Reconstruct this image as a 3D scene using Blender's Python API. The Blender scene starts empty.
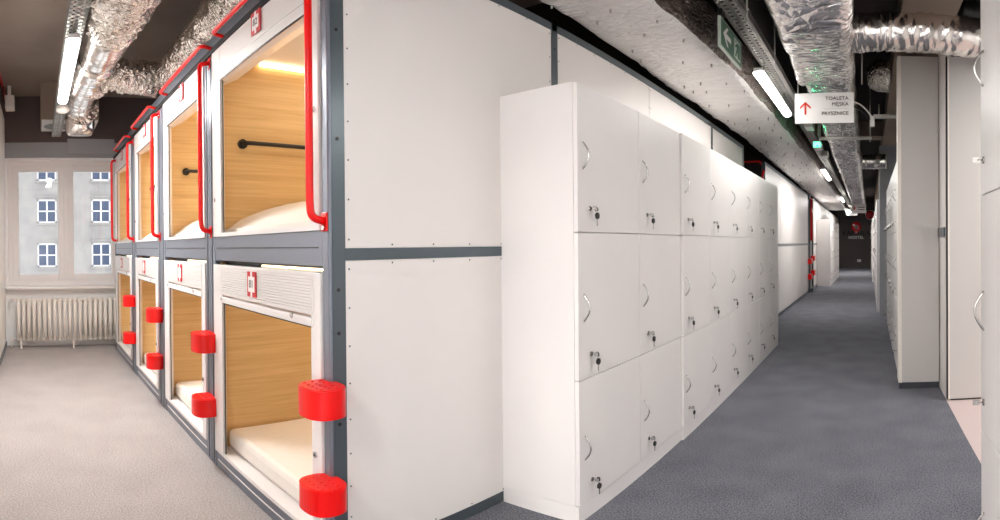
import bpy, bmesh, math, random
from mathutils import Vector, Matrix, noise
random.seed(7)
D = bpy.data
SC = bpy.context.scene
COL = SC.collection

# ------------------------------------------------------------------ camera
F = 529.2; Y0 = 246.8; ROLL = 0.008; PITCH = -0.004; TR = 0.6985; EYE = 1.25
cr, sr, cp, sp, ct, st = math.cos(ROLL), math.sin(ROLL), math.cos(PITCH), math.sin(PITCH), math.cos(TR), math.sin(TR)
def turn(d):
    x = d[0]*cr + d[2]*sr; z = -d[0]*sr + d[2]*cr; y = d[1]
    y, z = y*cp - z*sp, y*sp + z*cp
    return Vector((x*ct - y*st, x*st + y*ct, z))
cam = D.cameras.new('camera'); camo = D.objects.new('camera', cam); COL.objects.link(camo)
ax, ay, az = turn((1, 0, 0)), turn((0, 0, 1)), -turn((0, 1, 0))
M = Matrix((ax, ay, az)).transposed().to_4x4(); M.translation = (0, 0, EYE)
camo.matrix_world = M
cam.type = 'PANO'; cam.panorama_type = 'EQUIRECTANGULAR'
cam.longitude_min = -500/F; cam.longitude_max = 500/F
cam.latitude_min = -(520-Y0)/F; cam.latitude_max = Y0/F
cam.clip_start = 0.02; cam.clip_end = 300
SC.camera = camo

# ------------------------------------------------------------------ world, sun, exposure
w = D.worlds.new('world'); SC.world = w; w.use_nodes = True
nt = w.node_tree
bg = nt.nodes['Background']
sky = nt.nodes.new('ShaderNodeTexSky'); sky.sky_type = 'HOSEK_WILKIE'; sky.turbidity = 6
sky.sun_direction = Vector((0.5, -0.5, 0.7)).normalized()
mixn = nt.nodes.new('ShaderNodeMixRGB'); mixn.inputs[0].default_value = 0.8
mixn.inputs[2].default_value = (0.96, 0.97, 1.0, 1)
nt.links.new(sky.outputs[0], mixn.inputs[1]); nt.links.new(mixn.outputs[0], bg.inputs[0])
bg.inputs[1].default_value = 1.3
SC.view_settings.view_transform = 'Standard'; SC.view_settings.look = 'None'
SC.view_settings.gamma = 1; SC.view_settings.use_curve_mapping = False
SC.view_settings.exposure = 0.86
LAMP_W = 34.0
SC.cycles.max_bounces = 12; SC.cycles.diffuse_bounces = 8; SC.cycles.glossy_bounces = 4
SC.cycles.sample_clamp_indirect = 6; SC.cycles.caustics_reflective = False; SC.cycles.caustics_refractive = False

# ------------------------------------------------------------------ materials
def srgb(r, g, b):
    f = lambda c: (c/255/12.92) if c/255 <= .04045 else ((c/255+.055)/1.055)**2.4
    return (f(r), f(g), f(b), 1)
def mat(name, col, rough=.5, metal=0, emit=None, strength=0, bump=None, var=None, spec=.5, coat=0):
    m = D.materials.new(name); m.use_nodes = True; n = m.node_tree.nodes; l = m.node_tree.links
    b = n['Principled BSDF']
    b.inputs['Base Color'].default_value = col; b.inputs['Roughness'].default_value = rough
    b.inputs['Metallic'].default_value = metal; b.inputs['Specular IOR Level'].default_value = spec
    b.inputs['Coat Weight'].default_value = coat
    if emit: b.inputs['Emission Color'].default_value = emit; b.inputs['Emission Strength'].default_value = strength
    if bump or var:
        tc = n.new('ShaderNodeTexCoord')
    if bump:   # (scale, strength, distance)
        t = n.new('ShaderNodeTexNoise'); t.inputs['Scale'].default_value = bump[0]; t.inputs['Detail'].default_value = 3
        l.new(tc.outputs['Object'], t.inputs['Vector'])
        bp = n.new('ShaderNodeBump'); bp.inputs['Strength'].default_value = bump[1]; bp.inputs['Distance'].default_value = bump[2]
        l.new(t.outputs['Fac'], bp.inputs['Height']); l.new(bp.outputs['Normal'], b.inputs['Normal'])
    if var:    # (scale, other colour, low, high)
        t2 = n.new('ShaderNodeTexNoise'); t2.inputs['Scale'].default_value = var[0]; t2.inputs['Detail'].default_value = 4
        l.new(tc.outputs['Object'], t2.inputs['Vector'])
        rp = n.new('ShaderNodeMapRange'); rp.inputs['From Min'].default_value = var[2]; rp.inputs['From Max'].default_value = var[3]
        l.new(t2.outputs['Fac'], rp.inputs['Value'])
        mx = n.new('ShaderNodeMixRGB'); mx.inputs[1].default_value = col; mx.inputs[2].default_value = var[1]
        l.new(rp.outputs['Result'], mx.inputs[0]); l.new(mx.outputs[0], b.inputs['Base Color'])
    return m
WHITE = mat('white_panel', srgb(233, 228, 225), .42, var=(1.1, srgb(226, 221, 218), .3, .7))
LOCK = mat('locker_laminate', srgb(232, 228, 226), .38, var=(2.0, srgb(226, 222, 221), .3, .7))
EDGE = mat('locker_edge', srgb(236, 230, 222), .45)
FRAMEW = mat('white_aluminium', srgb(233, 230, 229), .35, bump=(60, .03, .002))
DFOOT = mat('charcoal_foot', srgb(58, 60, 68), .5)
SHADEDW = mat('shaded_white_laminate', srgb(200, 196, 193), .42)  # white laminate greyed, the shade on its faces put into the colour
WALLP = mat('white_wall_paint', srgb(242, 242, 242), .7, bump=(90, .08, .003))
GREYP = mat('grey_wall_paint', srgb(158, 160, 164), .7, bump=(90, .08, .003))
STEEL = mat('grey_steel', srgb(126, 132, 144), .32, metal=.5, bump=(150, .03, .001))
STEELD = mat('dark_grey_steel', srgb(88, 98, 104), .3, metal=.45, bump=(150, .03, .001))
BLACK = mat('black_plastic', srgb(18, 17, 17), .4)
DARKGAP = mat('black_rubber_strip', srgb(14, 13, 13), .8)
CHROME = mat('brushed_steel', srgb(200, 198, 196), .25, metal=1)
RED = mat('red_powder_coat', (.78, .003, .003, 1), .3, spec=.35, coat=.08)
REDS = mat('red_step_tread', (.8, .006, .004, 1), .3, bump=(140, .5, .004), spec=.4)
CEIL = mat('lit_ceiling_paint', srgb(150, 135, 124), .85, bump=(14, .2, .01), var=(1.3, srgb(136, 121, 112), .35, .65))  # aisle ceiling, its stronger light put into a lighter colour
CEILR = mat('shaded_ceiling_paint', srgb(48, 38, 36), .85, bump=(14, .2, .01), var=(1.3, srgb(38, 30, 29), .35, .65))  # corridor ceiling, its weaker light put into a darker colour
BROWN = mat('dark_brown_wall_paint', srgb(98, 86, 85), .85)
BEAM = mat('taupe_beam_paint', srgb(150, 132, 118), .8, bump=(20, .1, .004))
BLACKW = mat('charcoal_wall_paint', srgb(74, 67, 65), .75, bump=(90, .08, .003))
CREAM = mat('radiator_enamel', srgb(238, 232, 224), .35)
SHEET = mat('cotton_sheet', srgb(238, 233, 226), .9, bump=(22, .25, .01))
LEDF = mat('warm_led_profile', (1, .75, .45, 1), .5, emit=(1, .8, .52, 1), strength=2.2)
LED = mat('warm_led', (1, .75, .45, 1), .5, emit=(1, .78, .5, 1), strength=4)
TUBE = mat('lamp_diffuser', (1, 1, 1, 1), .4, emit=(1, .985, .95, 1), strength=5)
GREENLED = mat('green_led', (0, .8, .3, 1), .4, emit=(.0, .8, .2, 1), strength=2.5)
GALV = mat('galvanised_steel', srgb(188, 186, 180), .42, metal=.6, var=(9, srgb(165, 163, 158), .35, .65))
TEXTD = mat('dark_print', srgb(88, 76, 72), .6)
SIGNW = mat('sign_white', srgb(240, 238, 236), .5)
ORANGE = mat('sign_orange_red', srgb(226, 62, 40), .5)
GREENS = mat('exit_sign_green', srgb(70, 112, 92), .5)
GREENP = mat('exit_sign_pale', srgb(196, 208, 196), .5)
PINKF = mat('pale_room_floor', srgb(194, 178, 175), .6, var=(3, srgb(196, 178, 174), .3, .7))
PLATE = mat('plate_red', srgb(196, 30, 40), .5)
RENDER_ = mat('grey_render', srgb(166, 164, 161), .9, bump=(3, .3, .02), var=(.9, srgb(150, 148, 147), .35, .65))
OGLASS = mat('far_window_glass', srgb(70, 84, 110), .15)
OFRAME = mat('far_window_frame', srgb(240, 240, 240), .6)
GLOSSRED = mat('logo_red', srgb(200, 24, 34), .25)
CABLEM = mat('white_cable', srgb(214, 212, 208), .5)

def glass_mat():
    m = D.materials.new('window_glass'); m.use_nodes = True; n = m.node_tree.nodes; l = m.node_tree.links
    n.clear(); o = n.new('ShaderNodeOutputMaterial'); t = n.new('ShaderNodeBsdfTransparent'); g = n.new('ShaderNodeBsdfGlossy')
    g.inputs['Roughness'].default_value = .02; fr = n.new('ShaderNodeFresnel'); fr.inputs[0].default_value = 1.35
    mx = n.new('ShaderNodeMixShader'); l.new(fr.outputs[0], mx.inputs[0]); l.new(t.outputs[0], mx.inputs[1]); l.new(g.outputs[0], mx.inputs[2])
    l.new(mx.outputs[0], o.inputs[0]); return m
GLASS = glass_mat()

def wood_mat():
    m = mat('oak_laminate', srgb(214, 168, 108), .45); n = m.node_tree.nodes; l = m.node_tree.links; b = n['Principled BSDF']
    tc = n.new('ShaderNodeTexCoord'); mp = n.new('ShaderNodeMapping'); mp.inputs['Scale'].default_value = (1.0, 1.0, 34)
    l.new(tc.outputs['Object'], mp.inputs[0])
    t = n.new('ShaderNodeTexNoise'); t.inputs['Scale'].default_value = 1.6; t.inputs['Detail'].default_value = 6; t.inputs['Distortion'].default_value = .7
    l.new(mp.outputs[0], t.inputs['Vector'])
    r = n.new('ShaderNodeValToRGB'); e = r.color_ramp.elements
    e[0].position = .25; e[0].color = srgb(194, 157, 102); e[1].position = .75; e[1].color = srgb(218, 186, 132)
    l.new(t.outputs['Fac'], r.inputs[0]); l.new(r.outputs[0], b.inputs['Base Color'])
    return m
WOOD = wood_mat()

def foil_mat(name, c1, c2, metal, strength=.9, scale=24, stretch=(1, 1, 1), rough=.3):
    m = mat(name, c1, rough, metal); n = m.node_tree.nodes; l = m.node_tree.links; b = n['Principled BSDF']
    tc = n.new('ShaderNodeTexCoord')
    wv = n.new('ShaderNodeTexNoise'); wv.inputs['Scale'].default_value = scale*.35; wv.inputs['Detail'].default_value = 5; wv.inputs['Distortion'].default_value = 1.2
    v = n.new('ShaderNodeTexVoronoi'); v.feature = 'DISTANCE_TO_EDGE'; v.inputs['Scale'].default_value = scale
    mp = n.new('ShaderNodeVectorMath'); mp.operation = 'MULTIPLY_ADD'; mp.inputs[1].default_value = (.12, .12, .12)
    ms = n.new('ShaderNodeMapping'); ms.inputs['Scale'].default_value = stretch; l.new(tc.outputs['Object'], ms.inputs[0])
    l.new(ms.outputs[0], wv.inputs['Vector']); l.new(wv.outputs['Color'], mp.inputs[0]); l.new(ms.outputs[0], mp.inputs[2])
    l.new(mp.outputs[0], v.inputs['Vector'])
    a = n.new('ShaderNodeMath'); a.operation = 'MULTIPLY_ADD'; a.inputs[1].default_value = 1.3
    l.new(v.outputs['Distance'], a.inputs[0]); l.new(wv.outputs['Fac'], a.inputs[2])
    bp = n.new('ShaderNodeBump'); bp.inputs['Strength'].default_value = strength; bp.inputs['Distance'].default_value = .02
    l.new(a.outputs[0], bp.inputs['Height']); l.new(bp.outputs['Normal'], b.inputs['Normal'])
    mx = n.new('ShaderNodeMixRGB'); mx.inputs[1].default_value = c1; mx.inputs[2].default_value = c2
    rr = n.new('ShaderNodeMapRange'); rr.inputs['From Min'].default_value = .35; rr.inputs['From Max'].default_value = .65
    l.new(wv.outputs['Fac'], rr.inputs['Value']); l.new(rr.outputs['Result'], mx.inputs[0]); l.new(mx.outputs[0], b.inputs['Base Color'])
    return m
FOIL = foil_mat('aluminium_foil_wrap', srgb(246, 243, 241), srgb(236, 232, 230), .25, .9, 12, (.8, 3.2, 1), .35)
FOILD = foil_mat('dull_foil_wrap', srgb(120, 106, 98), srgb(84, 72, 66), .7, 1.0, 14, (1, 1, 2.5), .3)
FOILM = foil_mat('shiny_foil_wrap', srgb(246, 243, 241), srgb(222, 218, 216), .95, 1.0, 8, (.9, 2.6, 1), .2)
FOILR = foil_mat('crumpled_round_duct_foil', srgb(236, 230, 224), srgb(205, 198, 190), 1.0, 1.0, 17, (1.8, 1, 1), .24)
FOILS = foil_mat('smooth_duct_foil', srgb(240, 236, 232), srgb(214, 208, 202), 1.0, .35, 6, (1, 1, 1), .2)

def carpet_mat(name, a, b2, scale):
    m = mat(name, a, .95, spec=.1); n = m.node_tree.nodes; l = m.node_tree.links; b = n['Principled BSDF']
    tc = n.new('ShaderNodeTexCoord'); t = n.new('ShaderNodeTexNoise'); t.inputs['Scale'].default_value = scale; t.inputs['Detail'].default_value = 3
    t3 = n.new('ShaderNodeTexNoise'); t3.inputs['Scale'].default_value = 3.5; t3.inputs['Detail'].default_value = 4
    l.new(tc.outputs['Object'], t.inputs['Vector']); l.new(tc.outputs['Object'], t3.inputs['Vector'])
    ad = n.new('ShaderNodeMath'); ad.operation = 'MULTIPLY_ADD'; ad.inputs[1].default_value = .2; l.new(t3.outputs['Fac'], ad.inputs[0]); l.new(t.outputs['Fac'], ad.inputs[2])
    mr = n.new('ShaderNodeMapRange'); mr.inputs['From Min'].default_value = .44; mr.inputs['From Max'].default_value = .76
    l.new(ad.outputs[0], mr.inputs['Value'])
    mx = n.new('ShaderNodeMixRGB'); mx.inputs[1].default_value = a; mx.inputs[2].default_value = b2
    l.new(mr.outputs[0], mx.inputs[0]); l.new(mx.outputs[0], b.inputs['Base Color'])
    bp = n.new('ShaderNodeBump'); bp.inputs['Strength'].default_value = .6; bp.inputs['Distance'].default_value = .006
    l.new(t.outputs['Fac'], bp.inputs['Height']); l.new(bp.outputs['Normal'], b.inputs['Normal'])
    return m
CARPET_D = carpet_mat('blue_grey_carpet', srgb(72, 73, 80), srgb(128, 129, 136), 130)
CARPET_L = carpet_mat('light_grey_carpet', srgb(152, 147, 145), srgb(188, 182, 180), 120)

# ------------------------------------------------------------------ mesh helpers
class MB:
    def __init__(s): s.bm = bmesh.new(); s.mats = []
    def mi(s, m):
        if m not in s.mats: s.mats.append(m)
        return s.mats.index(m)
    def face(s, pts, m, smooth=False):
        f = s.bm.faces.new([s.bm.verts.new(p) for p in pts]); f.material_index = s.mi(m); f.smooth = smooth; return f
    def box(s, x0, x1, y0, y1, z0, z1, m, bev=0):
        x0, x1 = sorted((x0, x1)); y0, y1 = sorted((y0, y1)); z0, z1 = sorted((z0, z1))
        i = s.mi(m)
        vs = [s.bm.verts.new((x, y, z)) for x in (x0, x1) for y in (y0, y1) for z in (z0, z1)]
        fs = [s.bm.faces.new([vs[k] for k in q]) for q in ((0,1,3,2),(4,6,7,5),(0,4,5,1),(2,3,7,6),(0,2,6,4),(1,5,7,3))]
        for f in fs: f.material_index = i
        if bev:
            es = list({e for f in fs for e in f.edges})
            r = bmesh.ops.bevel(s.bm, geom=es, offset=bev, segments=2, affect='EDGES', profile=.5)
            for f in r['faces']: f.material_index = i
        return s
    def tube(s, path, r, m, n=10, cap=True, wob=0, rs=None, pleat=None):
        path = [Vector(p) for p in path]; i = s.mi(m); rings = []
        up = None
        for k, p in enumerate(path):
            a = path[max(0, k-1)]; b = path[min(len(path)-1, k+1)]; t = (b-a).normalized()
            if up is None: up = Vector((0, 0, 1)) if abs(t.z) < .9 else Vector((1, 0, 0))
            u = (up - t*up.dot(t)).normalized(); v = t.cross(u); up = u
            rr = rs[k] if rs else r
            ring = []
            for j in range(n):
                a2 = 2*math.pi*j/n; d = u*math.cos(a2)+v*math.sin(a2)
                q = p + d*rr
                if wob: q = p + d*(rr*(1+wob*noise.noise(q*9)+wob*.7*noise.noise(q*23)))
                if pleat:
                    pl = pleat(p)
                    if pl: q += d*(pl*noise.noise(Vector((k*.9, math.cos(a2)*1.4, math.sin(a2)*1.4)))+pl*.5*noise.noise(q*31))
                ring.append(s.bm.verts.new(q))
            rings.append(ring)
        for a, b in zip(rings, rings[1:]):
            for j in range(n):
                f = s.bm.faces.new((a[j], a[(j+1) % n], b[(j+1) % n], b[j])); f.material_index = i; f.smooth = True
        if cap:
            for ring in (rings[0], rings[-1]):
                f = s.bm.faces.new(ring); f.material_index = i
        return s
    def cyl(s, p0, p1, r, m, n=12): return s.tube([p0, p1], r, m, n)
    def prism(s, pts, z0, z1, m, smooth=False):   # outline in x,y
        i = s.mi(m); lo = [s.bm.verts.new((x, y, z0)) for x, y in pts]; hi = [s.bm.verts.new((x, y, z1)) for x, y in pts]
        n = len(pts)
        for k in range(n):
            f = s.bm.faces.new((lo[k], lo[(k+1) % n], hi[(k+1) % n], hi[k])); f.material_index = i; f.smooth = smooth
        for q in (lo[::-1], hi):
            f = s.bm.faces.new(q); f.material_index = i
        return s
    def grid(s, fn, nu, nv, m, smooth=True):
        i = s.mi(m); g = [[s.bm.verts.new(fn(a/nu, b/nv)) for b in range(nv+1)] for a in range(nu+1)]
        for a in range(nu):
            for b in range(nv):
                f = s.bm.faces.new((g[a][b], g[a+1][b], g[a+1][b+1], g[a][b+1])); f.material_index = i; f.smooth = smooth
        return s
    def text(s, txt, size, mtx, m, align='CENTER', depth=.002):
        c = D.curves.new('t', 'FONT'); c.body = txt; c.size = size; c.align_x = align; c.align_y = 'CENTER'; c.extrude = depth; c.resolution_u = 3
        o = D.objects.new('t', c); COL.objects.link(o); bpy.context.view_layer.update()
        me = D.meshes.new_from_object(o.evaluated_get(bpy.context.evaluated_depsgraph_get()))
        i = s.mi(m); vs = [s.bm.verts.new(mtx @ v.co) for v in me.vertices]
        for p in me.polygons:
            try: f = s.bm.faces.new([vs[k] for k in p.vertices]); f.material_index = i
            except ValueError: pass
        D.objects.remove(o); D.curves.remove(c); D.meshes.remove(me)
        return s
    def mesh(s, name):
        bmesh.ops.recalc_face_normals(s.bm, faces=s.bm.faces)
        me = D.meshes.new(name); s.bm.to_mesh(me); s.bm.free()
        for m in s.mats: me.materials.append(m)
        return me
def link(name, me, parent=None, loc=None):
    o = D.objects.new(name, me); COL.objects.link(o)
    if parent: o.parent = parent
    if loc: o.location = loc
    return o
def build(name, mb, parent=None, loc=None): return link(name, mb.mesh(name), parent, loc)
def thing(name, label, cat, loc=(0, 0, 0), group=None, rotz=0):
    o = link(name, None, None, loc); o.rotation_euler = (0, 0, rotz); o['label'] = label; o['category'] = cat
    if group: o['group'] = group
    return o
def tag(o, label, cat, group=None, kind=None):
    o['label'] = label; o['category'] = cat
    if group: o['group'] = group
    if kind: o['kind'] = kind
    return o
def struct(name, mb, label=None, cat=None, parent=None):
    o = build(name, mb, parent)
    if not parent: o['kind'] = 'structure'
    if label: o['label'] = label; o['category'] = cat
    return o
def arc(p0, p1, bow, n=10, flat=.0):
    """points from p0 to p1 bowed out by vector bow"""
    p0, p1, bow = Vector(p0), Vector(p1), Vector(bow)
    return [p0.lerp(p1, k/n) + bow*math.sin(math.pi*k/n) for k in range(n+1)]
def bend(pts, r=.04, n=6):
    """polyline with rounded corners"""
    pts = [Vector(p) for p in pts]; out = [pts[0]]
    for a, b, c in zip(pts, pts[1:], pts[2:]):
        d1 = (a-b); d2 = (c-b); rr = min(r, d1.length*.49, d2.length*.49)
        s0 = b + d1.normalized()*rr; s1 = b + d2.normalized()*rr
        for k in range(n+1):
            t = k/n; out.append(s0*(1-t)**2 + b*2*t*(1-t) + s1*t*t)
    out.append(pts[-1]); return out

# ------------------------------------------------------------------ setting
YF = .93       # plane of the capsule fronts
XW = -1.52     # plane of the white block wall along the corridor
ZC = 3.25
XE = -6.75
WN = -.42      # left wall
mb = MB().box(-1.55, .585, -3, 27, -.1, 0, CARPET_D); mb.box(.585, 1.6, -3, 1.6, -.1, 0, CARPET_D)
struct('floor', mb, 'blue-grey speckled carpet running down the locker corridor', 'carpet')
struct('floor', MB().box(XE-.1, -1.55, -3, YF+2.4, -.1, 0, CARPET_L), 'light grey carpet in front of the sleeping capsules', 'carpet')
struct('floor', MB().box(.585, 3.2, 1.6, 5.4, -.1, -.002, PINKF), 'pale pinkish floor of the room behind the open door', 'floor')
struct('floor', MB().box(-5, -1.55, YF+2.4, 27, -.1, 0, CARPET_D), 'carpet in the side alleys between the capsule blocks', 'carpet')
struct('ceiling', MB().box(XE-.2, -1.55, -3.2, YF+2.4, ZC, ZC+.1, CEIL), 'brown ceiling over the capsule aisle, coloured lighter for its stronger light', 'ceiling')
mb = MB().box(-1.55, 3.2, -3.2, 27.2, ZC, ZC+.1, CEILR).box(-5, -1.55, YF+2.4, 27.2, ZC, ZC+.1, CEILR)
struct('ceiling', mb, 'ceiling above the ducts of the locker corridor, coloured almost black for shade', 'ceiling')
# left wall: white to 2.94 m, dark brown above
struct('wall_left', MB().box(XE-.2, -.9, WN-.15, WN, 0, 2.94, WALLP).box(XE-.2, -.9, WN-.149, WN-.001, 2.94, ZC, BROWN), 'white wall left of the window with dark band on top', 'wall')
struct('baseboard_left', MB().box(XE, -.9, WN, WN+.012, 0, .06, STEELD))
struct('wall_behind', MB().box(-.9, 3.2, -3.15, -3, 0, ZC, WALLP).box(-1.05, -.9, -3.15, WN-.15, 0, ZC, WALLP))
# window wall with hole
wy0, wy1, wz0, wz1 = -.385, 1.09, .78, 2.385
mb = MB()
mb.box(XE-.3, XE, WN-.15, wy0, 0, 2.42, WALLP).box(XE-.3, XE, wy1, 3.6, 0, 2.42, WALLP)
mb.box(XE-.3, XE, wy0, wy1, 0, wz0, WALLP).box(XE-.3, XE, wy0, wy1, wz1, 2.42, WALLP)
mb.box(XE-.3, XE+.02, WN-.15, 3.6, 2.42, 2.62, GREYP).box(XE-.3, XE, WN-.15, 3.6, 2.62, ZC, BROWN)
mb.box(XE+.02, XE+.06, .38, .98, 2.46, 2.66, GREYP)
struct('wall_end', mb, 'white window wall with grey beam at the end of the capsule aisle', 'wall')
# window
wn = link('window_1', None, None, (XE-.12, 0, 0)); wn['kind'] = 'structure'; wn['label'] = 'white double casement window above the radiator'; wn['category'] = 'window'
f = .06
mb = MB().box(-.04, .05, wy0, wy0+f, wz0, wz1, FRAMEW).box(-.04, .05, wy1-f, wy1, wz0, wz1, FRAMEW).box(-.04, .05, wy0+f, wy1-f, wz0, wz0+f, FRAMEW).box(-.04, .05, wy0+f, wy1-f, wz1-f, wz1, FRAMEW)
mb.box(-.038, .06, .335, .385, wz0+.001, wz1-.001, FRAMEW)
build('window_frame', mb, wn)
for a, b in ((wy0+f, .335), (.385, wy1-f)):
    s = .075
    mb = MB().box(-.03, .035, a, a+s, wz0+f, wz1-f, FRAMEW, .004).box(-.03, .035, b-s, b, wz0+f, wz1-f, FRAMEW, .004).box(-.03, .034, a+s, b-s, wz0+f, wz0+f+s, FRAMEW).box(-.03, .034, a+s, b-s, wz1-f-s, wz1-f, FRAMEW)
    sh = build('sash', mb, wn)
    build('pane', MB().box(-.004, .004, a+s, b-s, wz0+f+s, wz1-f-s, GLASS), sh)
struct('trim_1', MB().box(XE-.07, XE+.13, wy0-.03, 1.3, .74, .775, FRAMEW, .006), 'white window sill above the radiator', 'sill')

# outer building seen through the window
ob = thing('apartment_building', 'grey rendered apartment building seen through the window', 'building', (-36, 0, -4))
mb = MB(); 
cols = [-4.2, .6, 4.3, 8.2]; rows = [-.6, 2.4, 5.4, 8.3]
ys = sorted({-9, 14} | {y-.66 for y in cols} | {y+.66 for y in cols}); zs = sorted({-2, 14} | {z+1.6 for z in rows} | {z+3.2 for z in rows})
for a, b in zip(ys, ys[1:]):
    for c, d in zip(zs, zs[1:]):
        ym, zm = (a+b)/2, (c+d)/2
        if any(abs(ym-y) < .6 for y in cols) and any(z+1.6 < zm < z+3.2 for z in rows): continue
        mb.box(-.3, 0, a, b, c, d, RENDER_)
mb.box(-.5, -.3, -9, 14, -2, 14, RENDER_)
build('wall', mb, ob)
for y in cols:
    for z in rows:
        a, b, c, d = y-.66, y+.66, z+1.6, z+3.2; t = .1
        m2 = MB().box(-.15, -.06, a, a+t, c, d, OFRAME).box(-.15, -.06, b-t, b, c, d, OFRAME).box(-.15, -.06, a, b, c, c+t, OFRAME).box(-.15, -.06, a, b, d-t, d, OFRAME).box(-.15, -.05, y-.05, y+.05, c, d, OFRAME).box(-.15, -.06, a, b, (c+d)/2-.04, (c+d)/2+.04, OFRAME)
        m2.box(-.28, .12, a-.1, b+.1, c-.14, c-.02, RENDER_).box(-.1, .1, a-.12, b+.12, d+.14, d+.24, RENDER_)
        wo = build('window', m2, ob)
        build('pane', MB().box(-.13, -.11, a+t, b-t, c+t, d-t, OGLASS), wo)

# far end wall with logo
struct('wall_far', MB().box(-5, 1.2, 26, 26.15, 0, ZC, BLACKW), 'charcoal end wall of the corridor with red logo', 'wall')
# right side of the corridor
mb = MB().box(.585, .63, 4.05, 4.45, 0, 3.2, WHITE).box(.57, .585, 4.055, 4.42, 1.293, 1.367, STEELD)
mb.box(.585, .63, 4.45, 5.4, 0, 2.85, WHITE)
struct('wall_right', mb, 'white corridor wall strip with grey mid rail beside the open door', 'wall')
struct('wall_right_rear', MB().box(.62, .70, 5.4, 26, 0, ZC, WALLP).box(.765, .84, -3, 1.6, 0, ZC, WALLP))
mb = MB().box(3.1, 3.2, 1.5, 5.5, 0, ZC, WALLP).box(.63, 3.1, 5.4, 5.5, 0, ZC, WALLP).box(.765, 3.1, 1.5, 1.6, 0, ZC, WALLP)
struct('wall_room', mb)
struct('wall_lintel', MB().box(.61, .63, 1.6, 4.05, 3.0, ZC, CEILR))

# open door leaf
dr = thing('door_1', 'tall door standing open into the side room, coloured grey for shade', 'door', (.598, 4.03, 0)); dr['kind'] = 'structure'
del dr['category']; dr['category'] = 'door'
build('door_leaf', MB().box(.012, .93, -.02, .02, .012, 2.735, SHADEDW, .002), dr)
build('hinge_gap_shade', MB().box(-.013, -.001, -.018, .0, .012, 2.735, BLACK), dr)  # black strip stands in for the dark gap at the hinge
build('door_edge', MB().box(0, .012, -.022, .022, .012, 2.735, EDGE), dr)
build('bottom_seal', MB().box(.02, .92, -.012, .012, .0, .012, BLACK), dr)

# projecting end panel (pillar)
t = thing('partition_panel', 'tall end panel coloured grey for shade, with dark foot, between open door and lockers', 'partition', (.41, 4.5, 0))
build('board', MB().box(-.145, .168, -.1, .09, .055, 2.87, SHADEDW, .002), t)
build('edge_strip', MB().box(-.174, -.145, -.106, .09, .055, 2.87, EDGE), t)
build('foot', MB().box(-.168, .168, -.097, .09, 0, .055, DFOOT), t)

# beams and column
struct('ceiling_beam', MB().box(.22, .60, .5, 25.9, 2.92, ZC, BEAM), 'taupe beam below the ceiling on the right of the corridor', 'beam')
struct('ceiling_beam', MB().box(-1.6, .22, 8.6, 8.95, 3.0, ZC, BEAM), 'taupe cross beam spanning the corridor ceiling', 'beam')
struct('column', MB().box(.17, .6, 9.0, 9.35, 0, 2.92, GREYP), 'grey square column between the right-hand lockers', 'column')

# ------------------------------------------------------------------ block frame (steel) and side panels
fr = thing('capsule_rack_frame', 'grey steel frame carrying the eight sleeping capsules', 'frame', (XW, YF, 0))
posts = [(-2.69, -2.762), (-2.768, -2.84), (-3.813, -3.905), (-3.912, -4.045), (-4.985, -5.08), (-5.087, -5.231), (-6.31, -6.38)]
def P_(x): return x - XW
for a, b in posts:
    mbp = MB().box(P_(a), P_(b), 0, .07, 0, 2.334, STEEL, .004)
    mbp.box(P_((a+b)/2)-.004, P_((a+b)/2)+.004, -.003, .01, .02, 2.33, STEELD)
    build('post', mbp, fr)
mbp = MB().box(-.047, 0, 0, .065, 0, 2.45, STEEL, .008)
mbp.box(-.03, .0015, .012, .065, .005, 2.45, STEELD)
for z in (2.03, 1.62, 1.10, .62, 2.25, .15, .95): mbp.cyl((.0005, .035, z), (.0035, .035, z), .007, BLACK, 8)
build('post', mbp, fr)
bays = [(-1.567, -2.69), (-2.84, -3.813), (-4.045, -4.985), (-5.231, -6.31)]
for a, b in bays:
    build('base_beam', MB().box(P_(a), P_(b), .004, .06, 0, .108, STEEL, .003).box(P_(a)-.02, P_(b)+.02, .001, .01, .05, .056, FRAMEW), fr)
    build('mid_beam', MB().box(P_(a), P_(b), .004, .06, 1.18, 1.305, STEEL, .003).box(P_(a)-.03, P_(b)+.03, .001, .01, 1.243, 1.247, BLACK), fr)
build('top_beam', MB().box(-.03, P_(-6.38), .004, .085, 2.371, 2.45, STEEL), fr)
build('top_gap_strip', MB().box(-.047, P_(-6.38), -.010, .05, 2.336, 2.370, DARKGAP), fr)
build('roof_board', MB().box(-.06, P_(-6.38), .09, 5.2, 2.41, 2.43, DARKGAP), fr)
# long side
def screws(mb, x, y0, y1, z0, z1):
    ys = [y0+.015, y1-.015]
    n = max(2, round((z1-z0)/.13))
    for k in range(n):
        z = z0+.03+(z1-z0-.06)*k/(n-1)
        for y in ys: mb.cyl((x, y, z), (x+.002, y, z), .0035, STEELD, 6)
    m = max(2, round((y1-y0)/.2))
    for k in range(1, m):
        y = y0+(y1-y0)*k/m
        for z in (z0+.012, z1-.012): mb.cyl((x, y, z), (x+.002, y, z), .0035, STEELD, 6)
for y0, y1 in ((.065, 1.297), (1.352, 2.53), (2.535, 4.01), (4.06, 5.30)):
    for z0, z1 in ((.06, 1.20), (1.242, 2.41)):
        mbp = MB().box(-.02, 0, y0, y1, z0, z1, WHITE, .0015); screws(mbp, 0, y0, y1, z0, z1)
        build('side_panel', mbp, fr)
for a, b in ((1.297, 1.352), (4.01, 4.06), (5.30, 5.35)):
    mbp = MB().box(-.025, .003, a, b, 0, 2.45, STEELD)
    for z in (2.3, 1.8): mbp.cyl((.003, (a+b)/2, z), (.0045, (a+b)/2, z), .006, BLACK, 8)
    build('side_post', mbp, fr)
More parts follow.
